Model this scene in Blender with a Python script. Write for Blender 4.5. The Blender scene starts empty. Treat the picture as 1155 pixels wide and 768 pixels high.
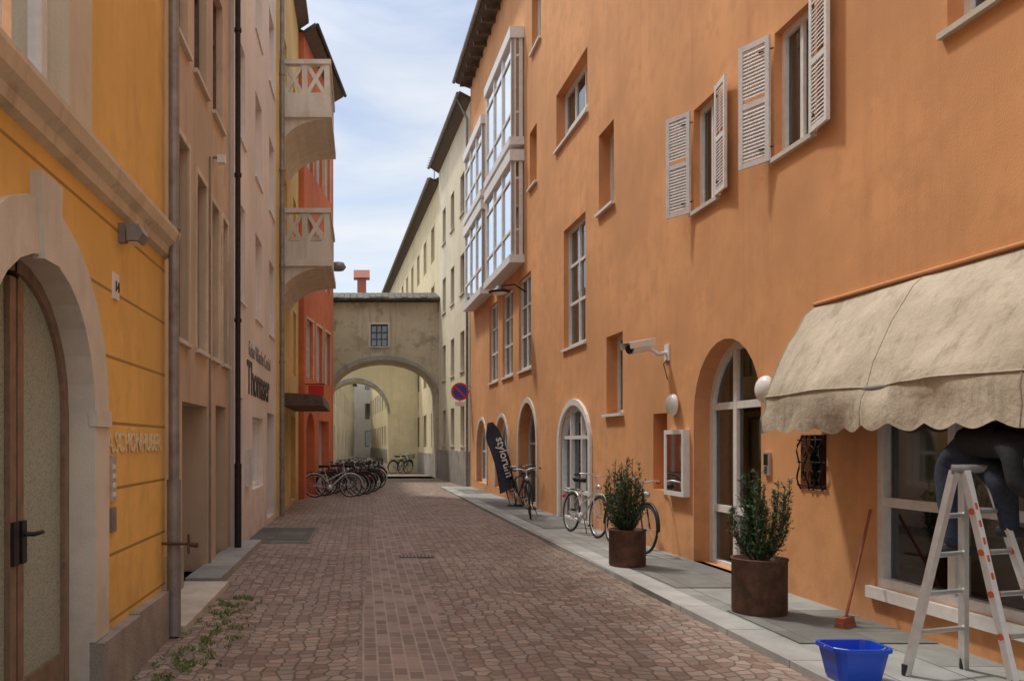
import bpy, math, random
from mathutils import Vector, Matrix, noise
random.seed(7)
S=bpy.context.scene
S.view_settings.view_transform='Standard'; S.view_settings.look='None'; S.view_settings.exposure=0
V=Vector
# ------------------------------------------------------------------ materials
def nm(name):
    m=bpy.data.materials.new(name); m.use_nodes=True
    nt=m.node_tree; b=nt.nodes['Principled BSDF']; return m,nt,b
def nd(nt,t,**k):
    n=nt.nodes.new(t)
    for a,v in k.items():
        if a in n.inputs: n.inputs[a].default_value=v
        else: setattr(n,a,v)
    return n
def coords(nt,scale=(1,1,1)):
    tc=nd(nt,'ShaderNodeTexCoord'); mp=nd(nt,'ShaderNodeMapping'); mp.inputs['Scale'].default_value=scale
    nt.links.new(tc.outputs['Object'],mp.inputs['Vector']); return mp.outputs['Vector']
def mix(nt,a,b,fac,mode='MIX'):
    n=nt.nodes.new('ShaderNodeMixRGB'); n.blend_type=mode
    for i,v in ((0,fac),(1,a),(2,b)):
        if hasattr(v,'links'): nt.links.new(v,n.inputs[i])
        elif i==0: n.inputs[0].default_value=v
        else: n.inputs[i].default_value=(*v[:3],1)
    return n.outputs[0]
def ramp(nt,src,p0,p1,c0=(0,0,0),c1=(1,1,1)):
    r=nt.nodes.new('ShaderNodeValToRGB'); r.color_ramp.elements[0].position=p0; r.color_ramp.elements[1].position=p1
    r.color_ramp.elements[0].color=(*c0,1); r.color_ramp.elements[1].color=(*c1,1)
    nt.links.new(src,r.inputs[0]); return r.outputs[0]
def noi(nt,vec,scale,detail=3,rough=.6):
    n=nd(nt,'ShaderNodeTexNoise'); n.inputs['Scale'].default_value=scale; n.inputs['Detail'].default_value=detail; n.inputs['Roughness'].default_value=rough
    nt.links.new(vec,n.inputs['Vector']); return n.outputs['Fac']
def bump(nt,b,h,st,dist=.02):
    n=nd(nt,'ShaderNodeBump'); n.inputs['Strength'].default_value=st; n.inputs['Distance'].default_value=dist
    nt.links.new(h,n.inputs['Height']); nt.links.new(n.outputs[0],b.inputs['Normal'])
def sc(c,k): return tuple(min(1,x*k) for x in c)
def stucco(name,c,stain=.5,dirt=(.12,.1,.085),bst=.25,rough=.9,patch=None,courses=None,lo=.82):
    m,nt,b=nm(name); v=coords(nt)
    big=noi(nt,v,.45,4,.6); mid=noi(nt,v,3.0,5,.65); fine=noi(nt,v,60,2)
    col=mix(nt,sc(c,lo),sc(c,1.1),ramp(nt,big,.35,.65))
    col=mix(nt,col,sc(c,lo+.04),ramp(nt,mid,.48,.72))
    sv=coords(nt,(2.2,2.2,.14)); st=noi(nt,sv,1.6,5,.7)
    fs=nd(nt,'ShaderNodeMath',operation='MULTIPLY'); nt.links.new(ramp(nt,st,.52,.8),fs.inputs[0]); fs.inputs[1].default_value=stain
    col=mix(nt,col,dirt,fs.outputs[0])
    sp=nd(nt,'ShaderNodeSeparateXYZ'); nt.links.new(v,sp.inputs[0])
    mr=nd(nt,'ShaderNodeMapRange'); mr.inputs[1].default_value=0; mr.inputs[2].default_value=.9; mr.inputs[3].default_value=.7; mr.inputs[4].default_value=0
    nt.links.new(sp.outputs[2],mr.inputs[0])
    mm=nd(nt,'ShaderNodeMath',operation='MULTIPLY'); nt.links.new(mr.outputs[0],mm.inputs[0]); nt.links.new(ramp(nt,mid,.3,.7),mm.inputs[1])
    col=mix(nt,col,dirt,mm.outputs[0])
    if patch:
        pv=noi(nt,v,1.1,6,.7); col=mix(nt,col,patch,ramp(nt,pv,.52,.6))
    h=mix(nt,fine,mid,.5)
    if courses:
        a=nd(nt,'ShaderNodeMath',operation='MODULO'); nt.links.new(sp.outputs[2],a.inputs[0]); a.inputs[1].default_value=courses
        l=nd(nt,'ShaderNodeMath',operation='LESS_THAN'); nt.links.new(a.outputs[0],l.inputs[0]); l.inputs[1].default_value=.02
        up=nd(nt,'ShaderNodeMath',operation='LESS_THAN'); nt.links.new(sp.outputs[2],up.inputs[0]); up.inputs[1].default_value=3.1
        q=nd(nt,'ShaderNodeMath',operation='MULTIPLY'); nt.links.new(l.outputs[0],q.inputs[0]); nt.links.new(up.outputs[0],q.inputs[1])
        col=mix(nt,col,sc(c,.45),q.outputs[0]); h=mix(nt,h,(0,0,0),q.outputs[0])
    nt.links.new(col,b.inputs['Base Color']); b.inputs['Roughness'].default_value=rough
    bump(nt,b,h,bst,.015); return m
def plain(name,c,rough=.6,metal=0,var=.25,scale=12,bst=.08):
    m,nt,b=nm(name); v=coords(nt); n=noi(nt,v,scale,3)
    nt.links.new(mix(nt,sc(c,1-var),sc(c,1+var*.4),ramp(nt,n,.3,.7)),b.inputs['Base Color'])
    b.inputs['Roughness'].default_value=rough; b.inputs['Metallic'].default_value=metal
    bump(nt,b,n,bst,.01); return m
def glassm(name,tint=(.62,.66,.66),extra=.10):
    m,nt,b=nm(name); out=nt.nodes['Material Output']
    t=nd(nt,'ShaderNodeBsdfTransparent'); t.inputs[0].default_value=(*tint,1)
    g=nd(nt,'ShaderNodeBsdfGlossy'); g.inputs['Roughness'].default_value=.03; g.inputs[0].default_value=(.9,.95,1,1)
    f=nd(nt,'ShaderNodeFresnel'); f.inputs[0].default_value=1.5
    a=nd(nt,'ShaderNodeMath',operation='ADD',use_clamp=True); a.inputs[1].default_value=extra; nt.links.new(f.outputs[0],a.inputs[0])
    v=coords(nt); n=noi(nt,v,1.5,1); bm=nd(nt,'ShaderNodeBump'); bm.inputs['Strength'].default_value=.05; nt.links.new(n,bm.inputs['Height']); nt.links.new(bm.outputs[0],g.inputs['Normal'])
    ms=nd(nt,'ShaderNodeMixShader'); nt.links.new(a.outputs[0],ms.inputs[0]); nt.links.new(t.outputs[0],ms.inputs[1]); nt.links.new(g.outputs[0],ms.inputs[2])
    nt.links.new(ms.outputs[0],out.inputs[0]); return m
M={}
M['orange']=stucco('orange_stucco',(.76,.375,.16),.38,(.46,.21,.10),lo=.8)
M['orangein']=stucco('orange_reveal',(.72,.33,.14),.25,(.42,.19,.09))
M['yellow']=stucco('yellow_stucco',(.82,.51,.14),.35,(.48,.29,.1),courses=.43)
M['yellow2']=stucco('yellow_stucco_far',(.74,.53,.2),.4,(.4,.28,.14))
M['beige']=stucco('beige_render',(.58,.46,.33),.6,(.28,.22,.16))
M['white']=stucco('pinkish_white_render',(.76,.71,.65),.3,(.45,.40,.35),lo=.9)
M['red']=stucco('red_stucco',(.68,.20,.09),.3,(.35,.12,.06))
M['cream']=stucco('cream_render',(.74,.67,.50),.5,(.38,.33,.24),lo=.88)
M['cream2']=stucco('pale_yellow_render',(.74,.64,.40),.5,(.38,.32,.2),lo=.88)
M['bridge']=stucco('old_render',(.58,.50,.36),.9,(.22,.18,.13),.6,patch=(.38,.325,.23))
M['bstone']=stucco('balcony_stone',(.72,.68,.58),.6,(.3,.26,.2))
M['stone']=stucco('door_surround_stone',(.66,.62,.53),.5,(.36,.32,.26),.3)
M['cornice']=stucco('cornice_plaster',(.70,.62,.47),.9,(.28,.22,.15),.4,patch=(.55,.47,.34))
M['granite']=stucco('rough_granite',(.40,.37,.33),.6,(.16,.145,.13),1.0,patch=(.27,.25,.225))
M['frame']=plain('white_paint_frame',(.82,.81,.78),.45,0,.1)
M['shutter']=plain('white_shutter_paint',(.80,.79,.77),.55,0,.12)
M['greyf']=plain('grey_blue_paint',(.62,.65,.68),.5,0,.12)
M['brown']=plain('brown_painted_metal',(.27,.19,.13),.4,.2,.3)
M['wood']=plain('dark_wood',(.11,.07,.045),.6,0,.4,8)
M['redwood']=plain('red_painted_frame',(.38,.11,.06),.5,0,.2)
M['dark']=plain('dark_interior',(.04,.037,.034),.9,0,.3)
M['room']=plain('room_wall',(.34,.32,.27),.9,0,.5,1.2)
M['shop']=plain('shop_interior',(.55,.58,.46),.9,0,.4,.9)
M['blind']=plain('green_grey_blind',(.48,.52,.42),.8,0,.15,3)
M['curtain']=plain('curtain_cloth',(.75,.73,.68),.9,0,.2,6)
M['zinc']=plain('zinc_pipe',(.30,.29,.28),.5,.4,.35,5)
M['black']=plain('black_metal',(.03,.03,.032),.45,.5,.3)
M['roof']=plain('roof_slate',(.12,.115,.09),.8,0,.6,4,.5)
M['glass']=glassm('window_glass')
M['glassb']=glassm('bay_glass',(.4,.47,.55),.32)
M['chrome']=plain('bright_aluminium',(.66,.66,.65),.35,.6,.15)
M['lampw']=plain('opal_glass',(.86,.85,.82),.25,0,.05)
M['rubber']=plain('tyre_rubber',(.03,.03,.03),.8,0,.2)
M['skin']=plain('skin',(.5,.3,.22),.55,0,.1)
M['cloth']=plain('black_jumper',(.02,.02,.024),.9,0,.4,30,.4)
M['denim']=plain('navy_trousers',(.03,.04,.07),.9,0,.4,40,.4)
M['hair']=plain('dark_hair',(.03,.02,.015),.7,0,.4,40)
M['red_p']=plain('red_plastic',(.62,.12,.04),.4,0,.1)
M['blue_p']=plain('blue_bucket_plastic',(.01,.08,.62),.35,0,.12)
M['signblue']=plain('sign_blue',(.02,.08,.42),.4,0,.05)
M['signred']=plain('sign_red',(.65,.03,.04),.4,0,.05)
M['creamtxt']=plain('faded_lettering',(.84,.72,.44),.8,0,.3,40)
M['steelw']=plain('white_steel',(.80,.80,.78),.4,0,.1)
M['soil']=plain('soil',(.05,.035,.025),1,0,.4,40)
def frosted():
    m,nt,b=nm('hammered_glass'); v=coords(nt)
    vo=nd(nt,'ShaderNodeTexVoronoi'); vo.inputs['Scale'].default_value=75; nt.links.new(v,vo.inputs['Vector'])
    n=noi(nt,v,1.5,3)
    c=mix(nt,(.30,.36,.30),(.48,.54,.45),n); c=mix(nt,c,(.27,.32,.27),ramp(nt,vo.outputs['Distance'],.3,.9))
    nt.links.new(c,b.inputs['Base Color']); b.inputs['Roughness'].default_value=.2
    b.inputs['Specular IOR Level'].default_value=.7
    bump(nt,b,vo.outputs['Distance'],.35,.008); return m
M['frost']=frosted()
def corten():
    m,nt,b=nm('rusty_steel'); v=coords(nt); n=noi(nt,v,9,5,.7)
    nt.links.new(mix(nt,(.06,.03,.02),(.16,.07,.038),ramp(nt,n,.35,.65)),b.inputs['Base Color']); b.inputs['Roughness'].default_value=.75
    bump(nt,b,n,.2,.01); return m
M['corten']=corten()
def awnm():
    m,nt,b=nm('awning_canvas'); v=coords(nt); n=noi(nt,v,1.8,5,.7)
    st=noi(nt,coords(nt,(5,5,.8)),1.5,5,.7)
    c=mix(nt,(.46,.395,.30),(.60,.53,.41),ramp(nt,n,.35,.65)); c=mix(nt,c,(.29,.235,.17),ramp(nt,st,.5,.8))
    nt.links.new(c,b.inputs['Base Color']); b.inputs['Roughness'].default_value=.85
    bump(nt,b,noi(nt,v,5,5),.6,.04); return m
M['awning']=awnm()
def leafm(name,c1,c2):
    m,nt,b=nm(name); v=coords(nt); n=noi(nt,v,14,2)
    nt.links.new(mix(nt,c1,c2,ramp(nt,n,.35,.65)),b.inputs['Base Color']); b.inputs['Roughness'].default_value=.6; return m
M['leaf']=leafm('yew_needles',(.018,.045,.016),(.055,.11,.028))
M['grass']=leafm('weeds',(.08,.14,.035),(.20,.25,.07))
def setts():
    m,nt,b=nm('porphyry_setts'); tc=nd(nt,'ShaderNodeTexCoord'); sp=nd(nt,'ShaderNodeSeparateXYZ'); nt.links.new(tc.outputs['Object'],sp.inputs[0])
    def mth(op,a,bv=None):
        n=nd(nt,'ShaderNodeMath',operation=op)
        for i,x in enumerate((a,bv)):
            if x is None: continue
            if hasattr(x,'links'): nt.links.new(x,n.inputs[i])
            else: n.inputs[i].default_value=x
        return n.outputs[0]
    # segmental arcs, ~1.4 m wide
    arc=mth('MULTIPLY',mth('ABSOLUTE',mth('SINE',mth('MULTIPLY',sp.outputs[0],2.24))),.20)
    cb=nd(nt,'ShaderNodeCombineXYZ'); nt.links.new(sp.outputs[0],cb.inputs[0]); nt.links.new(mth('ADD',sp.outputs[1],arc),cb.inputs[1])
    vo=nd(nt,'ShaderNodeTexVoronoi',voronoi_dimensions='2D'); ve=nd(nt,'ShaderNodeTexVoronoi',voronoi_dimensions='2D',feature='DISTANCE_TO_EDGE')
    for n in (vo,ve): n.inputs['Scale'].default_value=8.8; n.inputs['Randomness'].default_value=.5; nt.links.new(cb.outputs[0],n.inputs['Vector'])
    cs=nd(nt,'ShaderNodeSeparateColor'); nt.links.new(vo.outputs['Color'],cs.inputs[0])
    c=mix(nt,(.235,.155,.125),(.46,.35,.29),cs.outputs[0])
    c=mix(nt,c,(.36,.32,.29),mth('MULTIPLY',ramp(nt,cs.outputs[1],.6,.9),.7))
    joint=ramp(nt,ve.outputs['Distance'],.03,.10)
    c=mix(nt,(.20,.17,.14),c,joint)
    v=coords(nt); big=noi(nt,v,.5,4,.65); fine=noi(nt,v,45,3)
    c=mix(nt,c,mix(nt,(.72,.69,.66),(1.08,1.05,1.0),ramp(nt,big,.3,.7)),1,'MULTIPLY')
    c=mix(nt,c,mix(nt,(.6,.6,.6),(1.25,1.25,1.25),fine),.6,'MULTIPLY')
    wp=noi(nt,v,1.7,5,.7); c=mix(nt,c,(.42,.36,.31),mth('MULTIPLY',ramp(nt,wp,.52,.75),.45))
    nt.links.new(c,b.inputs['Base Color']); b.inputs['Roughness'].default_value=.72
    h=mix(nt,joint,fine,.3); bump(nt,b,h,.9,.014); return m
M['setts']=setts()
def slabs(name,c,mort,bw,rh,ms,vert=False,off=.5,sc1=.8):
    m,nt,b=nm(name); tc=nd(nt,'ShaderNodeTexCoord'); mp=nd(nt,'ShaderNodeMapping'); nt.links.new(tc.outputs['Object'],mp.inputs[0])
    mp.inputs['Rotation'].default_value=(0,0,math.radians(90) if vert else 0)
    br=nd(nt,'ShaderNodeTexBrick'); nt.links.new(mp.outputs[0],br.inputs['Vector']); br.offset=off
    for k,x in (('Scale',1),('Brick Width',bw),('Row Height',rh),('Mortar Size',ms),('Mortar Smooth',.2)): br.inputs[k].default_value=x
    br.inputs['Color1'].default_value=(*sc(c,sc1),1); br.inputs['Color2'].default_value=(*sc(c,1.1),1); br.inputs['Mortar'].default_value=(*mort,1)
    v=coords(nt); n=noi(nt,v,2.5,5,.7)
    cc=mix(nt,br.outputs['Color'],mix(nt,(.68,.68,.68),(1,1,1),ramp(nt,n,.3,.65)),1,'MULTIPLY')
    nt.links.new(cc,b.inputs['Base Color']); b.inputs['Roughness'].default_value=.8
    h=mix(nt,mix(nt,(1,1,1),(0,0,0),br.outputs['Fac']),noi(nt,v,60,2),.3); bump(nt,b,h,.4,.01); return m
M['pave']=slabs('grey_paving',(.37,.38,.36),(.16,.16,.14),.9,.5,.008,True)
M['kerb']=slabs('granite_kerb',(.48,.48,.46),(.2,.2,.18),1.0,.6,.008,True,0)
M['inset']=slabs('dark_inset_slab',(.22,.215,.20),(.12,.12,.1),.6,.5,.006,True)
M['track']=slabs('long_setts',(.36,.265,.22),(.40,.34,.29),.19,.105,.009,True,.5,.62)
# ------------------------------------------------------------------ mesh builder
class MB:
    def __init__(s): s.v=[];s.f=[];s.m=[];s.mats=[];s.sm=[];s.frame(V((0,0,0)),V((1,0,0)),V((0,-1,0)))
    def frame(s,O,U,N): s.O=V(O);s.U=V(U).normalized();s.N=V(N).normalized(); return s
    def P(s,u,z,d): return s.O+s.U*u+V((0,0,z))+s.N*d
    def mi(s,k):
        if k not in s.mats: s.mats.append(k)
        return s.mats.index(k)
    def face(s,pts,m,smooth=False):
        i=len(s.v); s.v+= [tuple(p) for p in pts]; s.f.append(tuple(range(i,i+len(pts)))); s.m.append(s.mi(m)); s.sm.append(smooth)
    def q(s,pts,m): s.face([s.P(*p) for p in pts],m)
    def box(s,u0,u1,z0,z1,d0,d1,m):
        c=[s.P(u,z,d) for u in(u0,u1) for z in(z0,z1) for d in(d0,d1)]
        for a in ((0,1,3,2),(4,6,7,5),(0,4,5,1),(2,3,7,6),(0,2,6,4),(1,5,7,3)): s.face([c[i] for i in a],m)
    def ext(s,poly,fn,a,b,m):
        A=[fn(p,a) for p in poly];B=[fn(p,b) for p in poly]
        s.face(A,m); s.face(B[::-1],m)
        for i in range(len(poly)):
            j=(i+1)%len(poly); s.face([A[i],A[j],B[j],B[i]],m)
    def prism(s,zd,u0,u1,m): s.ext(zd,lambda p,a:s.P(a,p[0],p[1]),u0,u1,m)
    def plate(s,uz,d0,d1,m): s.ext(uz,lambda p,a:s.P(p[0],p[1],a),d0,d1,m)
    def tube(s,pts,r,m,seg=8,r2=None,closed=False):
        pts=[V(p) for p in pts]; n=len(pts); rings=[]
        for i,p in enumerate(pts):
            if closed: t=pts[(i+1)%n]-pts[i-1]
            else: t=pts[min(i+1,n-1)]-pts[max(i-1,0)]
            t.normalize(); a=t.cross(V((0,0,1)))
            if a.length<.05: a=t.cross(V((0,1,0)))
            a.normalize(); b=t.cross(a)
            rr=r if r2 is None else r+(r2-r)*i/max(1,n-1)
            rings.append([p+a*math.cos(2*math.pi*k/seg)*rr+b*math.sin(2*math.pi*k/seg)*rr for k in range(seg)])
        base=len(s.v)
        for R in rings: s.v+=[tuple(x) for x in R]
        for i in range(n if closed else n-1):
            for k in range(seg):
                k2=(k+1)%seg; j=(i+1)%n
                s.f.append((base+i*seg+k,base+i*seg+k2,base+j*seg+k2,base+j*seg+k)); s.m.append(s.mi(m)); s.sm.append(True)
        if not closed:
            s.face(rings[0],m); s.face(rings[-1],m)
    def lathe(s,c,prof,m,seg=24,axis=None):
        c=V(c); rot=Matrix.Identity(3) if axis is None else V(axis).to_track_quat('Z','Y').to_matrix()
        base=len(s.v)
        for r,z in prof:
            for k in range(seg):
                a=2*math.pi*k/seg; s.v.append(tuple(c+rot@V((r*math.cos(a),r*math.sin(a),z))))
        for i in range(len(prof)-1):
            for k in range(seg):
                k2=(k+1)%seg
                s.f.append((base+i*seg+k,base+i*seg+k2,base+(i+1)*seg+k2,base+(i+1)*seg+k)); s.m.append(s.mi(m)); s.sm.append(True)
    def build(s,name,parent=None,loc=None):
        me=bpy.data.meshes.new(name); me.from_pydata(s.v,[],s.f); me.update()
        for k in s.mats: me.materials.append(M[k] if isinstance(k,str) else k)
        me.polygons.foreach_set('material_index',s.m); me.polygons.foreach_set('use_smooth',s.sm); me.update()
        o=bpy.data.objects.new(name,me); S.collection.objects.link(o)
        if parent: o.parent=parent
        if loc: o.location=loc
        return o
def empty(name):
    e=bpy.data.objects.new(name,None); S.collection.objects.link(e); return e
def H(u0,u1,z0,z1,rise=0,depth=.22,**k):
    return dict(u0=min(u0,u1),u1=max(u0,u1),z0=z0,z1=z1,rise=rise,depth=depth,**k)
def contour(h,ins=0,bot=None,n=14):
    u0,u1,z0,z1,r=h['u0']+ins,h['u1']-ins,h['z0']+(ins if bot is None else bot),h['z1']-ins,h['rise']
    if r<=0: return [(u0,z0),(u0,z1),(u1,z1),(u1,z0)]
    r=max(r-ins,.02) if h['rise']>=.99*(h['u1']-h['u0'])/2 else r
    c=(u0+u1)/2;a=(u1-u0)/2;zs=z1-r
    return [(u0,z0)]+[(c-a*math.cos(math.pi*i/n),zs+r*math.sin(math.pi*i/n)) for i in range(n+1)]+[(u1,z0)]
def _w(mb,u0,u1,z0,z1,holes,m,mr,body=6,roof='roof'):
    us=sorted({u0,u1,*[h[k] for h in holes for k in('u0','u1')]}); us=[u for u in us if u0<=u<=u1]
    zs=sorted({z0,z1,*[h[k] for h in holes for k in('z0','z1')]}); zs=[z for z in zs if z0<=z<=z1]
    for i in range(len(us)-1):
        for j in range(len(zs)-1):
            cu,cz=(us[i]+us[i+1])/2,(zs[j]+zs[j+1])/2
            if any(h['u0']<cu<h['u1'] and h['z0']<cz<h['z1'] for h in holes): continue
            mb.q([(us[i],zs[j],0),(us[i+1],zs[j],0),(us[i+1],zs[j+1],0),(us[i],zs[j+1],0)],m)
    for h in holes:
        c=contour(h); D=-h['depth']
        if h['rise']>0:
            for a,b in zip(c[1:-2],c[2:-1]): mb.q([(a[0],a[1],0),(b[0],b[1],0),(b[0],h['z1'],0),(a[0],h['z1'],0)],m)
        for a,b in zip(c,c[1:]+c[:1]): mb.q([(a[0],a[1],0),(b[0],b[1],0),(b[0],b[1],D),(a[0],a[1],D)],h.get('mr',mr))
    if body:
        B=-body
        mb.q([(u0,z0,0),(u0,z1,0),(u0,z1,B),(u0,z0,B)],m); mb.q([(u1,z0,0),(u1,z1,0),(u1,z1,B),(u1,z0,B)],m)
        mb.q([(u0,z0,B),(u0,z1,B),(u1,z1,B),(u1,z0,B)],m); mb.q([(u0,z1,0),(u0,z1,B),(u1,z1,B),(u1,z1,0)],roof)
def wall(mb,u0,u1,z0,z1,holes,m,mr,body=6,roof='roof'):
    deep=[h for h in holes if body and abs(h['depth']-body)<1e-6]   # passages that pierce the whole body
    if not deep: return _w(mb,u0,u1,z0,z1,holes,m,mr,body,roof)
    _w(mb,u0,u1,z0,z1,holes,m,mr,0)
    O=mb.O.copy(); mb.O=O+mb.N*(-body)
    _w(mb,u0,u1,z0,z1,[dict(h,depth=.001) for h in deep],m,mr,0); mb.O=O; B=-body
    mb.q([(u0,z0,0),(u0,z1,0),(u0,z1,B),(u0,z0,B)],m); mb.q([(u1,z0,0),(u1,z1,0),(u1,z1,B),(u1,z0,B)],m); mb.q([(u0,z1,0),(u0,z1,B),(u1,z1,B),(u1,z1,0)],roof)
def window(mb,h,fm='frame',gm='glass',fw=.06,mull=(.5,),bars=(),front=.05,curt=0,room='room',bot=None,sash=.028):
    D=-h['depth']; o=contour(h); i=contour(h,fw,bot)
    for a in range(len(o)):
        b=(a+1)%len(o)
        mb.q([(*o[a],D+front),(*o[b],D+front),(*i[b],D+front),(*i[a],D+front)],fm)
        mb.q([(*i[a],D+front),(*i[b],D+front),(*i[b],D),(*i[a],D)],fm)
    mb.q([(u,z,D+.012) for u,z in i],gm)
    u0,u1=i[0][0],i[-1][0]; z0=i[0][1]; z1=h['z1']-fw; W=u1-u0
    def top(u):
        if h['rise']<=0: return z1
        c=(u0+u1)/2;a=W/2; r=h['rise']-fw if h['rise']>=.99*(h['u1']-h['u0'])/2 else h['rise']
        return z1-r+r*math.sqrt(max(0,1-((u-c)/a)**2))
    for f in mull:
        u=u0+W*f; mb.box(u-sash,u+sash,z0,top(u),D+.0,D+front-.006,fm)
    for f in bars:
        z=z0+(z1-z0)*f
        mb.box(u0,u1,z-sash,z+sash,D+.002,D+front-.010,fm)
    a0,a1,b0,b1=h['u0'],h['u1'],h['z0'],h['z1']; B=D-.55
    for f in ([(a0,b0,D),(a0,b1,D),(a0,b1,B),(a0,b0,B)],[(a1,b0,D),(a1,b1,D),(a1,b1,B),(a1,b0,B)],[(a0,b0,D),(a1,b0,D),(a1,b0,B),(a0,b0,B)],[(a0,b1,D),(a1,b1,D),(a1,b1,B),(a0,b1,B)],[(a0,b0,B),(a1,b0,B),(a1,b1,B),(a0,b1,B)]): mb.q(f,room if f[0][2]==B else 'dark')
    if curt:
        n=10
        for s0,s1 in ((0,.5*curt),(1-.5*curt,1)):
            for k in range(n):
                ua=a0+(a1-a0)*(s0+(s1-s0)*k/n); ub=a0+(a1-a0)*(s0+(s1-s0)*(k+1)/n)
                da=D-.05-.03*(k%2); db=D-.05-.03*((k+1)%2)
                mb.q([(ua,b0,da),(ub,b0,db),(ub,b1,db),(ua,b1,da)],'curtain')
def sill(mb,h,m='stone',o=.06,t=.05,w=.05): mb.box(h['u0']-w,h['u1']+w,h['z0']-t,h['z0']-.002,-h['depth']+.01,o,m)
def surround(mb,h,w,d,m,z0=None):
    g=dict(h); g['u0']-=w;g['u1']+=w;g['z1']+=w
    if h['rise']>0: g['rise']=h['rise']+w
    o=contour(g);i=contour(h)
    if z0 is not None: o[0]=(o[0][0],z0);o[-1]=(o[-1][0],z0);i[0]=(i[0][0],z0);i[-1]=(i[-1][0],z0)
    for a in range(len(o)-1):
        b=a+1
        mb.q([(*o[a],d),(*o[b],d),(*i[b],d),(*i[a],d)],m); mb.q([(*o[a],d),(*o[b],d),(*o[b],0),(*o[a],0)],m); mb.q([(*i[a],d),(*i[b],d),(*i[b],0),(*i[a],0)],m)
def text(body,size,O,U,N,m,parent,name,ex=.003,off=0):
    cu=bpy.data.curves.new(name,'FONT'); cu.body=body; cu.size=size; cu.extrude=ex; cu.offset=off
    o=bpy.data.objects.new(name,cu); S.collection.objects.link(o); cu.materials.append(M[m])
    U=V(U).normalized();N=V(N).normalized();Z=N.cross(U)
    o.parent=parent
    o.matrix_world=Matrix((( U.x,Z.x,N.x,O[0]),(U.y,Z.y,N.y,O[1]),(U.z,Z.z,N.z,O[2]),(0,0,0,1)))
    return o
# ------------------------------------------------------------------ ground
g=MB()
g.face([(-300,-300,0),(300,-300,0),(300,400,0),(-300,400,0)],'setts'); g.build('street_ground')
t=MB()
t.face([(-.12,3,.004),(.62,3,.004),(.98,26,.004),(.40,26,.004)],'track'); t.build('paved_track')
RW=lambda y:4.65-.028*y
KX=lambda y:3.11-.0125*y
p=MB(); ys=[-3]+[y for y in range(0,31,3)]
for a,b in zip(ys,ys[1:]):
    p.face([(KX(a)+.3,a,.05),(RW(a)+.1,a,.05),(RW(b)+.1,b,.05),(KX(b)+.3,b,.05)],'pave')
    p.face([(KX(a),a,.054),(KX(a)+.3,a,.054),(KX(b)+.3,b,.054),(KX(b),b,.054)],'kerb')
    p.face([(KX(a),a,0),(KX(a),a,.054),(KX(b),b,.054),(KX(b),b,0)],'kerb')
    p.face([(KX(a)+.3,a,.04),(KX(a)+.3,a,.054),(KX(b)+.3,b,.054),(KX(b)+.3,b,.04)],'kerb')
p.face([(KX(30),30,0),(KX(30),30,.05),(RW(30),30,.05),(RW(30),30,0)],'kerb')
for a,b in ((9.0,11.3),(15.2,18.2),(6.5,7.8),(19.8,22.2),(26,28)):
    p.face([(KX(a)+.34,a,.058),(RW(a)-.02,a,.058),(RW(b)-.02,b,.058),(KX(b)+.34,b,.058)],'inset')
p.build('pavement')
d=MB(); d.box(-2.1,-.85,0,.008,-16,-13.4,'inset')
for k in range(12): d.box(-2.05,-.9,.009,.013,-13.55-k*.2-.02,-13.55-k*.2,'black')
d.build('cellar_hatch')
d=MB(); d.box(.5,.98,.001,.010,-12.0,-11.72,'black')
for k in range(9): d.box(.53+k*.05,.55+k*.05,.010,.016,-11.97,-11.75,'zinc')
d.build('drain_grate')
d=MB(); d.box(-2.0,-1.50,0,.06,-9.4,-7.1,'stone'); d.box(-2.0,-1.60,0,.09,-13.2,-9.42,'pave'); d.build('doorstep')
# ------------------------------------------------------------------ orange building (right)
OB=empty('orange_building'); R=dict(O=(4.65,0,0),U=(-.028,1,0),N=(-1,-.028,0))
mb=MB().frame(**R)
A=H(10.34,11.07,4.63,5.96,depth=.13);B=H(8.26,9.01,4.64,5.97,depth=.13)
N1=H(5.3,6.45,4.75,6.2,depth=.18)
C=H(15.83,18.1,7.85,9.05,depth=.24);Dw=H(14.3,15.13,5.7,7.1,depth=.26);E=H(15.95,17.5,3.53,5.99,depth=.16)
F=H(19.9,20.65,7.8,9.16,depth=.24);G=H(19.5,20.4,11.0,12.4,depth=.2);Hh=H(13.85,14.7,2.1,3.44,depth=.24)
I=H(20.5,21.9,3.44,5.8,depth=.12);J=H(22.65,24.1,3.44,5.8,depth=.12);K=H(24.8,26.2,3.44,5.8,depth=.12)
G2=H(15.9,17.6,11.0,12.3,depth=.2)
DA=H(9.3,11.07,.05,2.86,rise=.885,depth=.27); NI=H(11.97,12.5,.92,2.03,depth=.2)
D2=H(15.65,17.75,.05,2.35,rise=.75,depth=.12);D3=H(19.9,21.9,.05,2.6,rise=1.0,depth=.3);D4=H(26.6,28.6,.3,2.35,rise=1.0,depth=.2);D5=H(23.2,25.2,.3,2.35,rise=1.0,depth=.2)
GR=H(8.05,8.5,1.14,1.68,depth=.15); SW=H(4.2,7.32,.36,2.5,depth=.1)
holes=[A,B,N1,C,Dw,E,F,G,Hh,I,J,K,G2,DA,NI,D2,D3,D4,D5,GR,SW]
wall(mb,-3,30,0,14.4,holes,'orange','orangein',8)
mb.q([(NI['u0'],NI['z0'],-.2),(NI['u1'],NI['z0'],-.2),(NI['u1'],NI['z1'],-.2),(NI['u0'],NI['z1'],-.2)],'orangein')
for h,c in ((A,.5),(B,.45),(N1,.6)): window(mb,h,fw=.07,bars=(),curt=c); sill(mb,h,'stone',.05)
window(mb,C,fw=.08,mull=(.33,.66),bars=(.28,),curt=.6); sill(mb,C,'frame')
for h in (Dw,F,G,Hh): window(mb,h,fw=.07,mull=(),curt=.8); sill(mb,h,'frame',.07)
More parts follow.
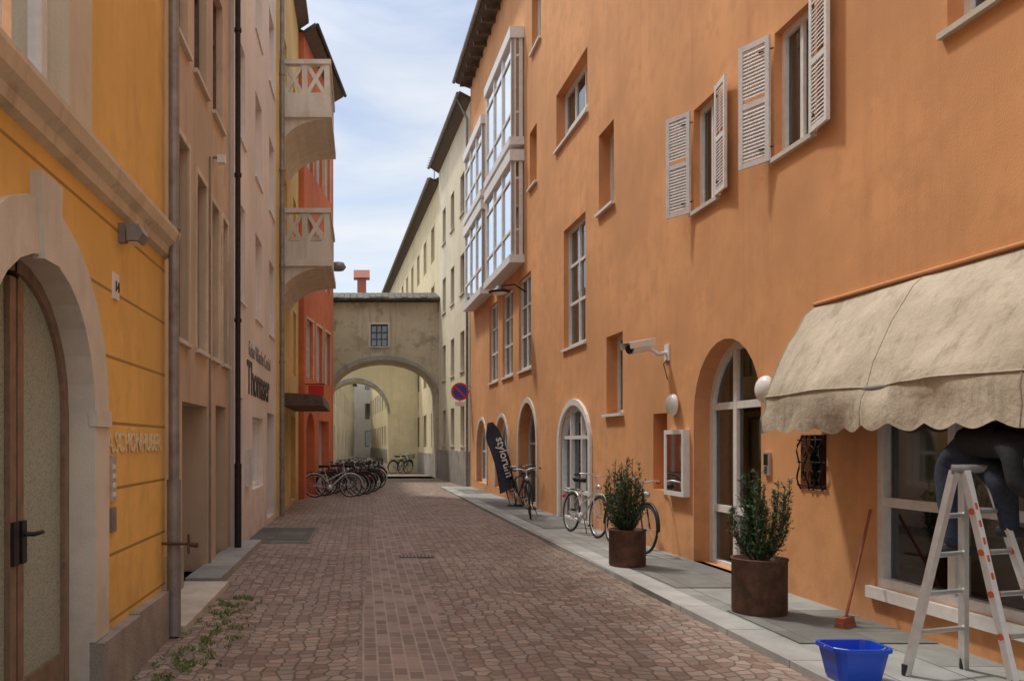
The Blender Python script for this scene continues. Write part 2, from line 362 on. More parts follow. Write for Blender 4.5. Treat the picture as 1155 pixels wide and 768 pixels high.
for h in (E,I,J,K): window(mb,h,'frame',fw=.08,mull=(.5,),bars=(.36,.7),curt=.9,front=.06); sill(mb,h,'frame',.05)
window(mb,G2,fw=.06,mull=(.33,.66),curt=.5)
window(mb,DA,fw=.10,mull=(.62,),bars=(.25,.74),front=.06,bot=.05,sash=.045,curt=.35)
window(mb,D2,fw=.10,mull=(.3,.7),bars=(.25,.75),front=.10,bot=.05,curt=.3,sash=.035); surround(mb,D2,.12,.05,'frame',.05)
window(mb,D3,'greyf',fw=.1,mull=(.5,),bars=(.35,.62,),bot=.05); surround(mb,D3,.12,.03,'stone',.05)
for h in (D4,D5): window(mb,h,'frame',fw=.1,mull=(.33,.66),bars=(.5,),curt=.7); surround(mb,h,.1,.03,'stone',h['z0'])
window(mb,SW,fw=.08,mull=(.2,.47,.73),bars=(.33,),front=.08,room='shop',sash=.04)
mb.q([(4.2,1.12,-.2),(7.32,1.12,-.2),(7.32,2.5,-.2),(4.2,2.5,-.2)],'blind')
mb.box(4.1,7.38,.26,.358,-.02,.05,'frame')
window(mb,GR,'black',fw=.03,mull=())
mb.prism([(14.25,-.1),(14.4,-.1),(14.6,.5),(14.48,.5)],-3,30.2,'wood'); mb.tube([mb.P(-3,14.52,.57),mb.P(30.2,14.52,.57)],.07,'zinc')
mb.prism([(14.42,-.1),(17.5,-4),(14.42,-8)],-3,30.2,'roof')
for k in range(44): mb.box(-2.6+k*.75,-2.5+k*.75,14.16,14.3,-.05,.42,'wood')
mb.build('facade',OB)
gr=MB().frame(**R)
for k in range(4):
    u=8.08+k*.13; pts=[gr.P(u+.035*math.sin(j*1.1+k*2),1.14+j*.054,.02+.03*math.sin(j*.33)) for j in range(11)]; gr.tube(pts,.009,'black',6)
for z in (1.18,1.41,1.63): gr.tube([gr.P(8.03,z,.02),gr.P(8.52,z,.02)],.009,'black',6)
for k in range(3):
    for z in (1.28,1.52):
        c=(8.14+k*.13,z); gr.tube([gr.P(c[0]+.04*math.cos(a*.7),c[1]+.05*math.sin(a*.7),.025) for a in range(9)],.007,'black',5,closed=True)
gr.build('iron_grille',OB)
def shutter(name,u,side,ang,z0,z1,w=.37):
    m=MB().frame(**R); hp=m.P(u,0,.03); U=m.U*side; N=m.N; a=math.radians(ang)
    U2=U*math.cos(a)+N*math.sin(a); N2=-U*math.sin(a)+N*math.cos(a)
    m.frame(hp,U2,N2); t=.035
    m.box(0,.05,z0,z1,0,t,'shutter'); m.box(w-.05,w,z0,z1,0,t,'shutter')
    for z in (z0,(z0+z1)/2-.03,z1-.06): m.box(.05,w-.05,z,z+.06,.002,t-.002,'shutter')
    z=z0+.07
    while z<z1-.08:
        if abs(z-(z0+z1)/2)>.05: m.prism([(z,t-.003),(z+.010,t-.003),(z+.052,.004),(z+.042,.004)],.05,w-.05,'shutter')
        z+=.040
    for z in (z0+.15,z1-.15): m.tube([m.P(-.03,z,.0),m.P(.12,z,.04)],.008,'black',6)
    m.build(name,OB)
shutter('window_shutter',11.09,1,30,4.62,5.96);shutter('window_shutter_b',10.32,-1,7,4.62,5.96)
shutter('window_shutter_c',9.03,1,26,4.62,5.97,.38);shutter('window_shutter_d',8.24,-1,7,4.62,5.97,.38)
def bay(u0,u1,zs,pd=.32):
    m=MB().frame(**R)
    for z0,z1 in zs:
        m.box(u0-.06,u1+.06,z0,z0+.2,0,pd+.06,'frame'); m.box(u0-.06,u1+.06,z1-.28,z1,0,pd+.05,'frame')
        m.box(u0,u1,z0+.16,z1-.22,.01,.03,'room')
        n=3
        for k in range(n+1):
            u=u0+(u1-u0)*k/n; m.box(u-.055 if k else u,u+.055 if k<n else u,z0+.2,z1-.28,pd-.08,pd,'frame')
        for u in (u0,u1-.06): m.box(u,u+.06,z0+.2,z1-.28,.03,.12,'frame')
        m.box(u0,u0+.09,z0+.2,z1-.28,pd-.12,pd+.003,'frame'); m.box(u1-.09,u1,z0+.2,z1-.28,pd-.12,pd+.003,'frame')
        for zz in (z0+.85,z1-.7): m.box(u0+.09,u1-.09,zz-.03,zz+.03,pd-.07,pd-.006,'frame'); m.box(u0+.003,u0+.05,zz-.028,zz+.028,.12,pd-.12,'frame')
        m.q([(u0,z0+.16,pd-.04),(u1,z0+.16,pd-.04),(u1,z1-.22,pd-.04),(u0,z1-.22,pd-.04)],'glassb')
        for u in (u0+.02,u1-.02): m.q([(u,z0+.16,.05),(u,z0+.16,pd-.05),(u,z1-.22,pd-.05),(u,z1-.22,.05)],'glassb')
        m.q([(u0+.1,z0+1.3,pd-.12),(u1-.1,z0+1.3,pd-.12),(u1-.1,z1-.22,pd-.12),(u0+.1,z1-.22,pd-.12)],'curtain')
        m.q([(u0+.1,z0+.2,pd-.10),(u1-.1,z0+.2,pd-.10),(u1-.1,z0+.82,pd-.10),(u0+.1,z0+.82,pd-.10)],'greyf')
    m.build('bay_window',OB)
bay(21.3,25.0,[(6.15,9.0),(9.12,12.1)]);bay(25.7,29.2,[(6.15,9.0),(9.12,11.6)])
m=MB().frame(**R); m.box(11.2,11.86,.88,1.78,0,.04,'frame')
for a in ((11.2,11.26,.88,1.78),(11.8,11.86,.88,1.78),(11.26,11.8,.88,.94),(11.26,11.8,1.72,1.78)): m.box(*a,.04,.09,'frame')
m.box(11.28,11.78,.96,1.70,.045,.05,'greyf')
for a,b,c_,d_ in ((11.32,11.5,1.35,1.62),(11.55,11.72,1.4,1.65),(11.34,11.52,1.02,1.28),(11.56,11.74,1.05,1.3)): m.box(a,b,c_,d_,.05,.053,'frame')
m.q([(11.26,.94,.08),(11.8,.94,.08),(11.8,1.72,.08),(11.26,1.72,.08)],'glass'); m.build('notice_case')
def wlamp(u,z):
    m=MB().frame(**R); c=m.P(u,z,.0)
    m.lathe(c,[(.0,.0),(.09,0),(.09,.03)],'chrome',20,m.N)
    pr=[(.15*math.cos(a),.04+.10*math.sin(a)) for a in [k*math.pi/2/8 for k in range(9)]]
    m.lathe(c,[(.0,.03),(.15,.03)]+pr,'lampw',28,m.N); o=m.build('wall_lamp')
wlamp(11.65,2.13);wlamp(9.12,2.18)
m=MB().frame(**R); m.box(9.08,9.2,1.25,1.5,0,.03,'chrome'); m.box(9.1,9.18,1.36,1.48,.03,.034,'black')
for k in range(3): m.box(9.12,9.16,1.27+k*.028,1.287+k*.028,.03,.036,'black')
m.build('intercom_panel')
# CCTV
m=MB().frame(**R); b0=m.P(11.95,2.88,0)
m.box(11.87,12.03,2.76,3.0,0,.02,'steelw'); m.tube([b0,m.P(11.95,2.86,.14),m.P(12.02,2.95,.22)],.028,'steelw')
def house(u,z,d):
    a=m.P(u-.02,z,d);U=V((-.75,-.35,-.16)).normalized()
    m.tube([a+U*(k*.06) for k in range(7)],.085,'steelw',16); m.tube([a+U*.36+V((0,0,-.004)),a+U*.385+V((0,0,-.004))],.065,'black',14)
    side=U.cross(V((0,0,1))).normalized(); q=V((0,0,.092))
    m.face([a-side*.095+q-U*.03,a+side*.095+q-U*.03,a+side*.095+q+U*.46,a-side*.095+q+U*.46],'steelw')
    for k in (-1,1): m.face([a+side*.095*k+q-U*.03,a+side*.095*k+q+U*.46,a+side*.1*k+V((0,0,.0))+U*.44,a+side*.1*k-U*.03],'steelw')
house(12.1,3.0,.22); m.tube([m.P(11.95,2.8,.0),m.P(11.95,2.72,.06),m.P(11.93,2.5,.01)],.008,'black'); m.build('security_camera')
m=MB().frame(**R); m.tube([m.P(21.0,5.35,0),m.P(21.0,5.55,.3),m.P(21.0,5.52,.6)],.02,'black'); c=m.P(21.0,5.38,.68)
m.lathe(c,[(0,.14),(.08,.13),(.12,.06),(.27,.0),(.27,-.03),(.2,-.05)],'black',20); m.lathe(c,[(.2,-.05),(.1,-.09),(0,-.1)],'lampw',20); m.build('street_lamp')
m=MB().frame((3.44,30.0,3.43),(1,0,0),(0,-1,0))
ci=lambda r,n=32:[(r*math.cos(2*math.pi*k/n),r*math.sin(2*math.pi*k/n)) for k in range(n)]
m.plate(ci(.32),-.012,0,'zinc'); m.plate(ci(.315),0,.004,'signred'); m.plate(ci(.245),.004,.008,'signblue')
m.plate([(-.2,.15),(-.15,.2),(.2,-.15),(.15,-.2)],.008,.012,'signred'); m.tube([m.P(.0,0,-.02),m.P(.45,0,-.02)],.02,'zinc'); m.tube([m.P(.0,.2,-.02),m.P(.45,.2,-.02)],.02,'zinc')
m.plate([(-.18,-.36),(.18,-.36),(.18,-.52),(-.18,-.52)],-.01,0,'frame'); m.tube([m.P(.0,-.5,-.03),m.P(.0,.3,-.03)],.02,'zinc'); m.build('traffic_sign')
# ------------------------------------------------------------------ awning
m=MB().frame(**R)
prof=[(0,2.94),(.10,2.84),(.2,2.70),(.28,2.56),(.36,2.40),(.44,2.24),(.52,2.05),(.525,1.95),(.525,1.84),(.525,1.74)]
nu=150; u0,u1=3.6,8.22; grid=[]
for i in range(nu+1):
    u=u0+(u1-u0)*i/nu; row=[]
    sc_=abs(math.sin((u-u0)*math.pi/.34))
    for j,(dd,z) in enumerate(prof):
        w=noise.noise(V((u*1.3,j*.5,3)))*.055+noise.noise(V((u*3.2+j*.5,j*.6,9)))*.022
        bay_=-.06*math.sin(((u-u0)%1.54)/1.54*math.pi)*(1 if 0<j<6 else 0)
        zz=z
        if j==9: zz=z-.05*sc_+.012*noise.noise(V((u*5,0,1)))
        f=0 if j==0 else 1
        row.append(m.P(u,zz+bay_*f+w*.3*f,dd+(w+ (.014*math.sin(u*7)*(1 if j>=8 else 0)))*f))
    grid.append(row)
for i in range(nu):
    for j in range(len(prof)-1): m.face([grid[i][j],grid[i+1][j],grid[i+1][j+1],grid[i][j+1]],'awning',True)
for k,row in ((0,grid[0]),(1,grid[-1])): m.face(row+[m.P(u1 if k else u0,1.95,.0)],'awning')
for i in range(0,nu+1,50): m.tube([grid[i][j]+m.N*.002 for j in range(len(prof))],.004,'awning',5)
m.tube([g_[6]+m.N*.003 for g_ in grid],.007,'awning',5)
m.tube([m.P(u0,2.03,.48),m.P(u1,2.03,.48)],.02,'zinc'); m.tube([m.P(u0,2.95,.02),m.P(u1,2.95,.02)],.02,'orangein')
for u in (3.62,5.1,6.6,8.2): m.tube([m.P(u,2.0,.02),m.P(u,2.03,.48)],.015,'zinc'); m.tube([m.P(u,2.9,.02),m.P(u,2.5,.22),m.P(u,2.05,.44)],.012,'zinc')
o=m.build('shop_awning')
import bmesh
bm=bmesh.new(); bm.from_mesh(o.data); bmesh.ops.remove_doubles(bm,verts=bm.verts,dist=.0004); bm.to_mesh(o.data); bm.free()
# ------------------------------------------------------------------ cream buildings
def rows(us,zs,w,h,depth=.25): return [H(u,u+w,z,z+h,depth=depth) for u in us for z in zs]
CB=empty('cream_building'); U2=V((-.05,1,0)).normalized(); N2=V((-1,-.05,0))
mb=MB().frame((3.8,30.03,0),U2,N2)
hs=rows((1.2,3.6,5.9),(1.5,4.3,7.2,10.2),.9,1.5,.18)
wall(mb,0,8,0,13.9,hs,'cream','cream',7)
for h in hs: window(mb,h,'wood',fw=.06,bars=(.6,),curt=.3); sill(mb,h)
mb.box(0,8,0,1.3,.0,.06,'granite'); mb.prism([(13.75,0),(13.9,0),(14.1,.4),(14.0,.4)],-.1,8,'wood'); mb.tube([mb.P(-.1,14.0,.46),mb.P(8,14.0,.46)],.07,'zinc')
mb.tube([mb.P(.15,0,.08),mb.P(.15,13.2,.08),mb.P(.15,13.9,.42)],.05,'zinc')
mb.prism([(13.92,0),(16.5,-3.5),(13.92,-7)],-.1,8,'roof')
mb.build('facade',CB)
CB2=empty('pale_yellow_building'); mb=MB().frame((3.4,38.03,0),U2,N2)
hs=rows([1.5+3.0*k for k in range(18)],(1.4,4.4,7.4,10.2),1.0,1.6,.18)
wall(mb,0,57,0,13.4,hs,'cream2','cream2',7)
for h in hs: window(mb,h,'wood',fw=.06,bars=(.6,),curt=.3); surround(mb,h,.1,.02,'cornice',h['z0'])
mb.box(0,57,0,1.1,0,.05,'granite'); mb.prism([(13.3,0),(13.4,0),(13.6,.42),(13.5,.42)],0,57,'wood'); mb.tube([mb.P(0,13.5,.48),mb.P(57,13.5,.48)],.07,'zinc')
mb.prism([(13.42,.3),(15.5,-3),(13.42,-7)],0,57,'roof')
for k in (9,21,34): mb.box(k,k+1.0,13.6,15.6,-1.5,-.6,'cornice'); mb.box(k-.1,k+1.1,15.6,15.7,-1.6,-.5,'roof')
mb.build('facade',CB2)
m=MB().frame((3.4,38.03,0),U2,N2); c=m.P(3,14.4,-.2); m.tube([c-V((0,0,.8)),c+V((0,0,1.2))],.025,'zinc',6)
for k in range(5): m.tube([c+V((-.4+.03*k,0,.6+.12*k)),c+V((.4-.03*k,0,.6+.12*k))],.012,'zinc',5)
m.build('tv_antenna')
# ------------------------------------------------------------------ bridge
def bridge(name,Y,Yd,x0,x1,ax0,ax1,zs,rise,top,win=True,roof=True,mt='bridge'):
    e=empty(name); m=MB().frame((0,Y,0),(1,0,0),(0,-1,0))
    a=H(ax0,ax1,0,zs+rise,rise=rise,depth=Yd); hs=[a]
    w=None
    if win: w=H(.32,1.1,5.95,6.95,depth=.2); hs.append(w)
    wall(m,x0,x1,0,top,hs,mt,mt,Yd)
    if w: window(m,w,'wood',fw=.05,mull=(.33,.66),bars=(.33,.66),room='dark'); surround(m,w,.09,.02,'stone',w['z0']); sill(m,w)
    c=contour(dict(u0=ax0,u1=ax1,z0=0,z1=zs+rise,rise=rise))[1:-1]; g2=contour(dict(u0=ax0-.18,u1=ax1+.1,z0=0,z1=zs+rise+.2,rise=rise+.2))[1:-1]
    for i in range(len(c)-1):
        m.q([(*c[i],.03),(*c[i+1],.03),(*g2[i+1],.03),(*g2[i],.03)],'granite'); m.q([(*g2[i],.03),(*g2[i+1],.03),(*g2[i+1],0),(*g2[i],0)],'granite')
    if roof:
        m.prism([(top,.35),(top+.09,.38),(top+.62,-Yd/2),(top+.09,-Yd-.38),(top,-Yd-.35),(top+.3,-Yd/2)],x0-.1,x1+.1,'roof')
        for k in range(26):
            u=x0+(x1-x0)*k/26; m.prism([(top+.06+random.random()*.05,.42+random.random()*.08),(top+.13+random.random()*.05,.42),(top+.64,-Yd/2+.1),(top+.57,-Yd/2+.1)],u,u+(x1-x0)/26-.02,'roof')
    m.build('walls',e); return e
bridge('arched_bridge',38,2.6,-4,3.42,-1.45,3.28,3.85,1.5,7.95)
bridge('arched_passage',46,1.6,-4,2.98,-2.2,1.35,3.2,1.75,6.6,False,True,'cream2')
LB=empty('white_house'); mb=MB().frame((-1.9,47.7,0),(.02,1,0),(1,-.02,0)); hs=rows([1+3*k for k in range(13)],(1.2,4.0),1.0,1.5)+[H(2.4+6*k,3.5+6*k,0,2.2,depth=.3) for k in range(6)]
hs=[h for h in hs if not (h['z0']==1.2 and any(abs(h['u0']-(2.4+6*k))<1.5 for k in range(6)))]
wall(mb,0,42,0,7.6,hs,'white','white',5)
for h in hs: window(mb,h,'wood',fw=.06,curt=.3)
mb.prism([(7.6,.4),(7.7,.4),(8.8,-2.5),(7.6,-5)],0,42,'roof'); mb.build('facade',LB)
LB=empty('distant_house'); mb=MB().frame((-8,92,0),(1,0,0),(0,-1,0)); hs=rows([1+2.4*k for k in range(8)],(1.2,4.2,7.4),1.1,1.7)+[]
wall(mb,0,20,0,14.5,hs,'white','white',8)
for h in hs: window(mb,h,'wood',fw=.06,curt=.3); surround(mb,h,.12,.03,'stone',h['z0'])
mb.prism([(14.5,.5),(17.5,-4),(14.5,-8)],-.3,20.3,'roof'); mb.box(7.3,8.3,16,20.0,-3,-2,'redwood'); mb.prism([(20.0,-1.7),(21.0,-2.5),(20.0,-3.3)],6.9,8.7,'redwood'); mb.build('facade',LB)
# ------------------------------------------------------------------ LEFT: yellow building
YB=empty('yellow_building'); L=dict(O=(-1.65,0,0),U=(0,1,0),N=(1,0,0)); mb=MB().frame(**L)
AD=H(3.53,5.07,0,2.55,rise=.77,depth=.15,mr='stone'); YW=H(3.4,4.58,3.42,5.4,depth=.12,mr='cornice')
wall(mb,-1,7.0,0,11.5,[AD,YW],'yellow','yellow',7)
surround(mb,AD,.28,.035,'stone',.40)
mb.plate([(4.2,2.52),(4.42,2.52),(4.46,2.95),(4.16,2.95)],.0,.06,'stone')
for u in (3.24,5.06): mb.box(u,u+.30,1.70,1.80,.0,.05,'stone')
window(mb,YW,'frame',fw=.08,mull=(.5,),bars=(.6,),curt=.8); surround(mb,YW,.38,.05,'cornice',3.36)
u=-1
while u<6.99:
    w=min(random.uniform(.35,.6),6.985-u)
    if w<.06: break
    if u+w>3.25 and u<5.33:
        if u<3.25: w=3.25-u
        else: u=5.33; continue
    mb.box(u+.004,u+w-.004,0,.40+random.uniform(-.012,.0),0,.07+random.uniform(-.015,.02),'granite'); u+=w
for a,b in ((3.25,3.53),(5.07,5.33)): mb.box(a,b,0,.395,0,.09,'granite')
mb.prism([(3.12,0),(3.14,.05),(3.2,.06),(3.24,.11),(3.31,.13),(3.34,.13),(3.36,.0)],-1,7.0,'cornice')
mb.build('facade',YB)
m=MB().frame(**L); D=-.15
def leaf(sgn):
    c=4.3; n=12; r=.77; zs=1.78; s_=.075
    cu=lambda off,k: (c+sgn*max(.012,(r-off)*math.sin(math.pi/2*k/n)),zs+(r-off)*math.cos(math.pi/2*k/n))
    outer=[cu(0,k) for k in range(n+1)]
    m.box(min(c+sgn*.01,c+sgn*(s_+.01)),max(c+sgn*.01,c+sgn*(s_+.01)),.05,zs+.66,D-.03,D+.03,'brown')
    m.box(min(c+sgn*(r-s_),c+sgn*r),max(c+sgn*(r-s_),c+sgn*r),.05,zs,D-.03,D+.028,'brown')
    m.box(min(c+sgn*(s_+.01),c+sgn*(r-s_)),max(c+sgn*(s_+.01),c+sgn*(r-s_)),.05,.36,D-.03,D+.024,'brown')
    inner=[cu(s_,k) for k in range(n+1)]
    for k in range(n):
        m.q([(*outer[k],D+.026),(*outer[k+1],D+.026),(*inner[k+1],D+.026),(*inner[k],D+.026)],'brown'); m.q([(*inner[k],D+.026),(*inner[k+1],D+.026),(*inner[k+1],D-.02),(*inner[k],D-.02)],'brown')
    gl=[(c+sgn*.05,.3)]+[cu(.05,k) for k in range(1,n+1)]+[(c+sgn*(r-.05),.3)]
    m.q([(a,b,D) for a,b in gl],'frost')
leaf(1);leaf(-1)
m.box(4.32,4.38,.98,1.2,D+.03,D+.05,'black'); m.box(4.22,4.28,.98,1.2,D+.03,D+.05,'black')
m.tube([m.P(4.35,1.13,D+.05),m.P(4.35,1.13,D+.1),m.P(4.46,1.13,D+.1)],.012,'black')
m.q([(3.5,0,D-.06),(5.1,0,D-.06),(5.1,2.6,D-.06),(3.5,2.6,D-.06)],'dark')
m.build('arched_door',YB)
text('A.SCHÖNHUBER',.19,(-1.644,5.40,1.54),(0,1,0),(1,0,0),'creamtxt',YB,'wall_lettering',.003,.003)
m=MB().frame(**L); m.box(5.52,5.64,2.55,2.72,0,.015,'frame'); m.build('house_number_plate',YB); text('14',.1,(-1.632,5.535,2.6),(0,1,0),(1,0,0),'black',YB,'number')
m=MB().frame(**L); m.box(5.45,5.56,1.22,1.52,0,.02,'chrome'); m.box(5.45,5.56,1.02,1.18,0,.02,'zinc')
for k in range(4): m.box(5.48,5.53,1.25+k*.06,1.28+k*.06,.02,.026,'frame')
m.build('doorbell_panel')
m=MB().frame(**L); m.box(5.66,5.72,2.95,3.08,0,.05,'zinc'); m.tube([m.P(5.69,3.02,.05),m.P(5.69,3.0,.09)],.015,'zinc'); m.prism([(2.95,.07),(2.95,.15),(3.0,.18),(3.06,.15),(3.06,.07)],5.61,5.77,'zinc'); m.q([(5.62,2.945,.08),(5.76,2.945,.08),(5.76,2.945,.14),(5.62,2.945,.14)],'lampw'); m.build('floodlight')
def pipe(name,x,y,z1,r,m1='zinc',shoe=True):
    m=MB(); m.tube([(x,y,.02),(x,y,z1)],r,m1,14)
    if shoe: m.tube([(x,y,.02),(x,y,1.25)],r+.012,m1,14)
    z=1.25
    while z<z1-.3: m.tube([(x,y,z),(x,y,z+.05)],r+.014,m1,14); z+=2.1
    m.build(name)
pipe('drainpipe',-1.56,6.93,11.5,.045)
m=MB(); m.tube([(-1.78,6.9,.78),(-1.5,6.86,.78),(-1.40,6.86,.78)],.012,'corten'); m.tube([(-1.42,6.83,.70),(-1.42,6.83,.86)],.01,'corten'); m.tube([(-1.42,6.86,.78),(-1.35,6.84,.77)],.022,'corten'); m.build('shutter_hook')
# ------------------------------------------------------------------ beige
BB=empty('beige_building'); L2=dict(O=(-1.95,0,0),U=(0,1,0),N=(1,0,0)); mb=MB().frame(**L2)
hs=[H(8.75,9.35,2.7,4.85,depth=.14),H(9.8,10.4,2.7,4.75,depth=.14),H(10.75,11.3,2.7,4.7,depth=.14),H(11.6,12.05,2.7,4.7,depth=.14)]+rows((8.6,9.7,10.9),(5.9,),.75,1.7,.14)
dd=[H(9.05,10.5,.0,2.05,depth=.5),H(11.1,11.9,.0,2.1,depth=.35)]
wall(mb,7.02,12.32,0,12,hs+dd,'beige','beige',7)
for h in hs: window(mb,h,'wood',fw=.05,mull=(.5,),bars=(.7,),curt=.3); sill(mb,h,'stone',.05)
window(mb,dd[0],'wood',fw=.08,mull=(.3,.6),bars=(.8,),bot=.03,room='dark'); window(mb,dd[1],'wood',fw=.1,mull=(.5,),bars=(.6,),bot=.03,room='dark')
for h in hs[:4]: surround(mb,h,.07,.02,'cornice',h['z0'])
mb.box(7.02,9.0,0,.5,0,.03,'granite')
mb.tube([mb.P(10.6,0,.02),mb.P(10.6,2.4,.02),mb.P(10.6,5.2,.02)],.012,'zinc',6)
mb.build('facade',BB)
m=MB().frame(**L2); m.box(10.87,10.97,5.22,5.32,.06,.16,'frame'); m.tube([m.P(10.92,5.3,0),m.P(10.92,5.3,.08)],.02,'zinc'); m.build('wall_spotlight')
pipe('drainpipe',-1.82,12.2,12,.04,'black')
# ------------------------------------------------------------------ pinkish white
WB=empty('white_shop_building'); L3=dict(O=(-1.9,0,0),U=(0,1,0),N=(1,0,0)); mb=MB().frame(**L3)
hs=rows((12.55,14.8,16.95),(3.8,6.3,8.9),.95,1.5,.2)
gh=[H(14.4,15.9,.8,2.05,depth=.15),H(12.5,13.2,.05,2.3,depth=.3),H(16.6,17.9,.1,2.2,depth=.3)]
wall(mb,12.34,18.35,0,12.4,hs+gh,'white','white',7)
for h in hs: window(mb,h,'frame',fw=.05,mull=(.5,),curt=.9); sill(mb,h,'frame',.03,.03)
window(mb,gh[0],'frame',fw=.07,mull=(),curt=.2); window(mb,gh[1],'redwood',fw=.1,mull=(),bars=(.4,),room='dark'); window(mb,gh[2],'wood',fw=.08,mull=(.5,),room='dark')
mb.box(13.5,13.9,.9,1.5,0,.06,'greyf')
mb.build('facade',WB)
text('Thomaser',.78,(-1.892,13.7,2.42),(0,1,0),(1,0,0),'black',WB,'shop_lettering',.004,.012)
text('Feine Wäsche Cuscini',.36,(-1.892,13.9,3.05),(0,1,0),(1,0,0),'zinc',WB,'small_lettering',.004,.0)
pipe('drainpipe',-1.78,18.45,13.3,.05,'zinc',False)
# ------------------------------------------------------------------ narrow yellow with balconies
NB=empty('balcony_building'); L4=dict(O=(-1.85,0,0),U=(0,1,0),N=(1,0,0)); mb=MB().frame(**L4)
hs=rows((22.2,),(3.4,6.4,9.4),.9,1.7,.2)+rows((19.3,),(5.7,9.0),1.0,2.1,.2)+[H(19,20.6,.1,2.3,depth=.3),H(21.4,22.9,.1,2.3,depth=.3)]
wall(mb,18.37,23.95,0,13.4,hs,'yellow2','yellow2',7)
for h in hs: window(mb,h,'wood',fw=.06,curt=.3)
mb.prism([(13.3,0),(13.4,0),(13.6,.3),(13.5,.3)],18.3,23.9,'wood'); mb.build('facade',NB)
def balcony(z):
    m=MB().frame(**L4); a,b=18.6,21.3; w=1.1
    pr=[(z-.62,0)]+[(z-.62+.6*math.sin(k*math.pi/12)**1.3+.0,(w-.12)*(1-math.cos(k*math.pi/12))) for k in range(1,7)]+[(z,w-.1),(z,0)]
    m.prism(pr,a+.04,b-.04,'bstone'); m.box(a-.04,b+.04,z,z+.14,0,w+.05,'bstone')
    zt=z+1.28; z1=z+.55
    m.box(a,a+.1,z+.14,z1,0,w,'bstone'); m.box(a+.1,b,z+.14,z1,w-.1,w,'bstone'); m.box(b-.1,b,z+.14,z1,0,w-.1,'bstone')
    m.box(a-.03,a+.13,zt-.1,zt,0,w+.03,'bstone'); m.box(a+.13,b+.03,zt-.1,zt,w-.13,w+.03,'bstone'); m.box(b-.13,b+.03,zt-.1,zt,0,w-.13,'bstone')
    for d in (.0,w/2-.06,w-.12): m.box(a,a+.1,z1,zt-.1,d,d+.12,'bstone')
    for d0,d1 in ((.12,w/2-.06),(w/2+.06,w-.12)):
        for s in (0,1):
            p0=(z1,d0) if not s else (z1,d1); p1=(zt-.1,d1) if not s else (zt-.1,d0)
            t=.05
            m.prism([(p0[0],p0[1]-t),(p0[0],p0[1]+t),(p1[0],p1[1]+t),(p1[0],p1[1]-t)],a+.02+.003*s,a+.08-.003*s,'bstone')
    n=5
    for k in range(n+1):
        u=a+.1+(b-a-.2)*k/n; m.box(u-.05,u+.05,z1,zt-.1,w-.1,w-.002,'bstone')
        if k<n:
            u2=a+.1+(b-a-.2)*(k+1)/n
            m.plate([(u-.05,z1),(u+.05,z1),(u2+.05,zt-.1),(u2-.05,zt-.1)],w-.08,w-.02,'bstone'); m.plate([(u2-.05,z1),(u2+.05,z1),(u+.05,zt-.1),(u-.05,zt-.1)],w-.078,w-.022,'bstone')
    m.build('balcony',NB)
balcony(5.5);balcony(8.78)
m=MB().frame(**L4); m.prism([(2.45,0),(2.75,0),(2.7,.9),(2.45,.95)],19.2,22.8,'wood'); m.build('shop_canopy')
# ------------------------------------------------------------------ red building
RB=empty('red_building'); U5=V((.66,4.7,0)).normalized(); N5=V((4.7,-.66,0)).normalized(); mb=MB().frame((-1.69,24,0),U5,N5)
hs=rows((.3,1.8,3.2),(3.5,6.5,9.6),.95,1.7,.15)+[H(.3,1.5,.05,2.5,rise=.6,depth=.3),H(2.2,3.9,.05,2.3,depth=.3)]
wall(mb,0,4.75,0,13.3,hs,'red','red',6)
for h in hs: window(mb,h,'greyf',fw=.07,curt=.3)
for h in hs[:9]: surround(mb,h,.07,.02,'cornice',h['z0'])
mb.prism([(13.2,0),(13.3,0),(13.5,.34),(13.38,.34)],-.1,4.8,'wood'); mb.tube([mb.P(-.1,13.42,.40),mb.P(4.8,13.42,.40)],.06,'black')
mb.prism([(13.3,0),(15.0,-3),(13.3,-6)],-.1,4.8,'roof')
mb.build('facade',RB)
m=MB().frame((-1.69,24,0),U5,N5); m.box(.1,.13,2.95,3.25,.1,.55,'signred'); m.tube([m.P(.11,3.28,0),m.P(.11,3.28,.58)],.015,'black'); m.build('hanging_sign')
m=MB().frame((-1.69,24,0),U5,N5); m.lathe(m.P(4.4,7.6,.22),[(0,.1),(.2,.05),(.28,-.1),(.2,-.2),(0,-.22)],'zinc',16); m.tube([m.P(4.4,7.6,0),m.P(4.4,7.65,.22)],.03,'black'); m.build('satellite_dish')
fb=MB().frame((-1.45,28.8,0),(0,1,0),(1,0,0)); wall(fb,0,9.2,0,8,[],'bridge','bridge',5); e=empty('old_house'); fb.build('facade',e)
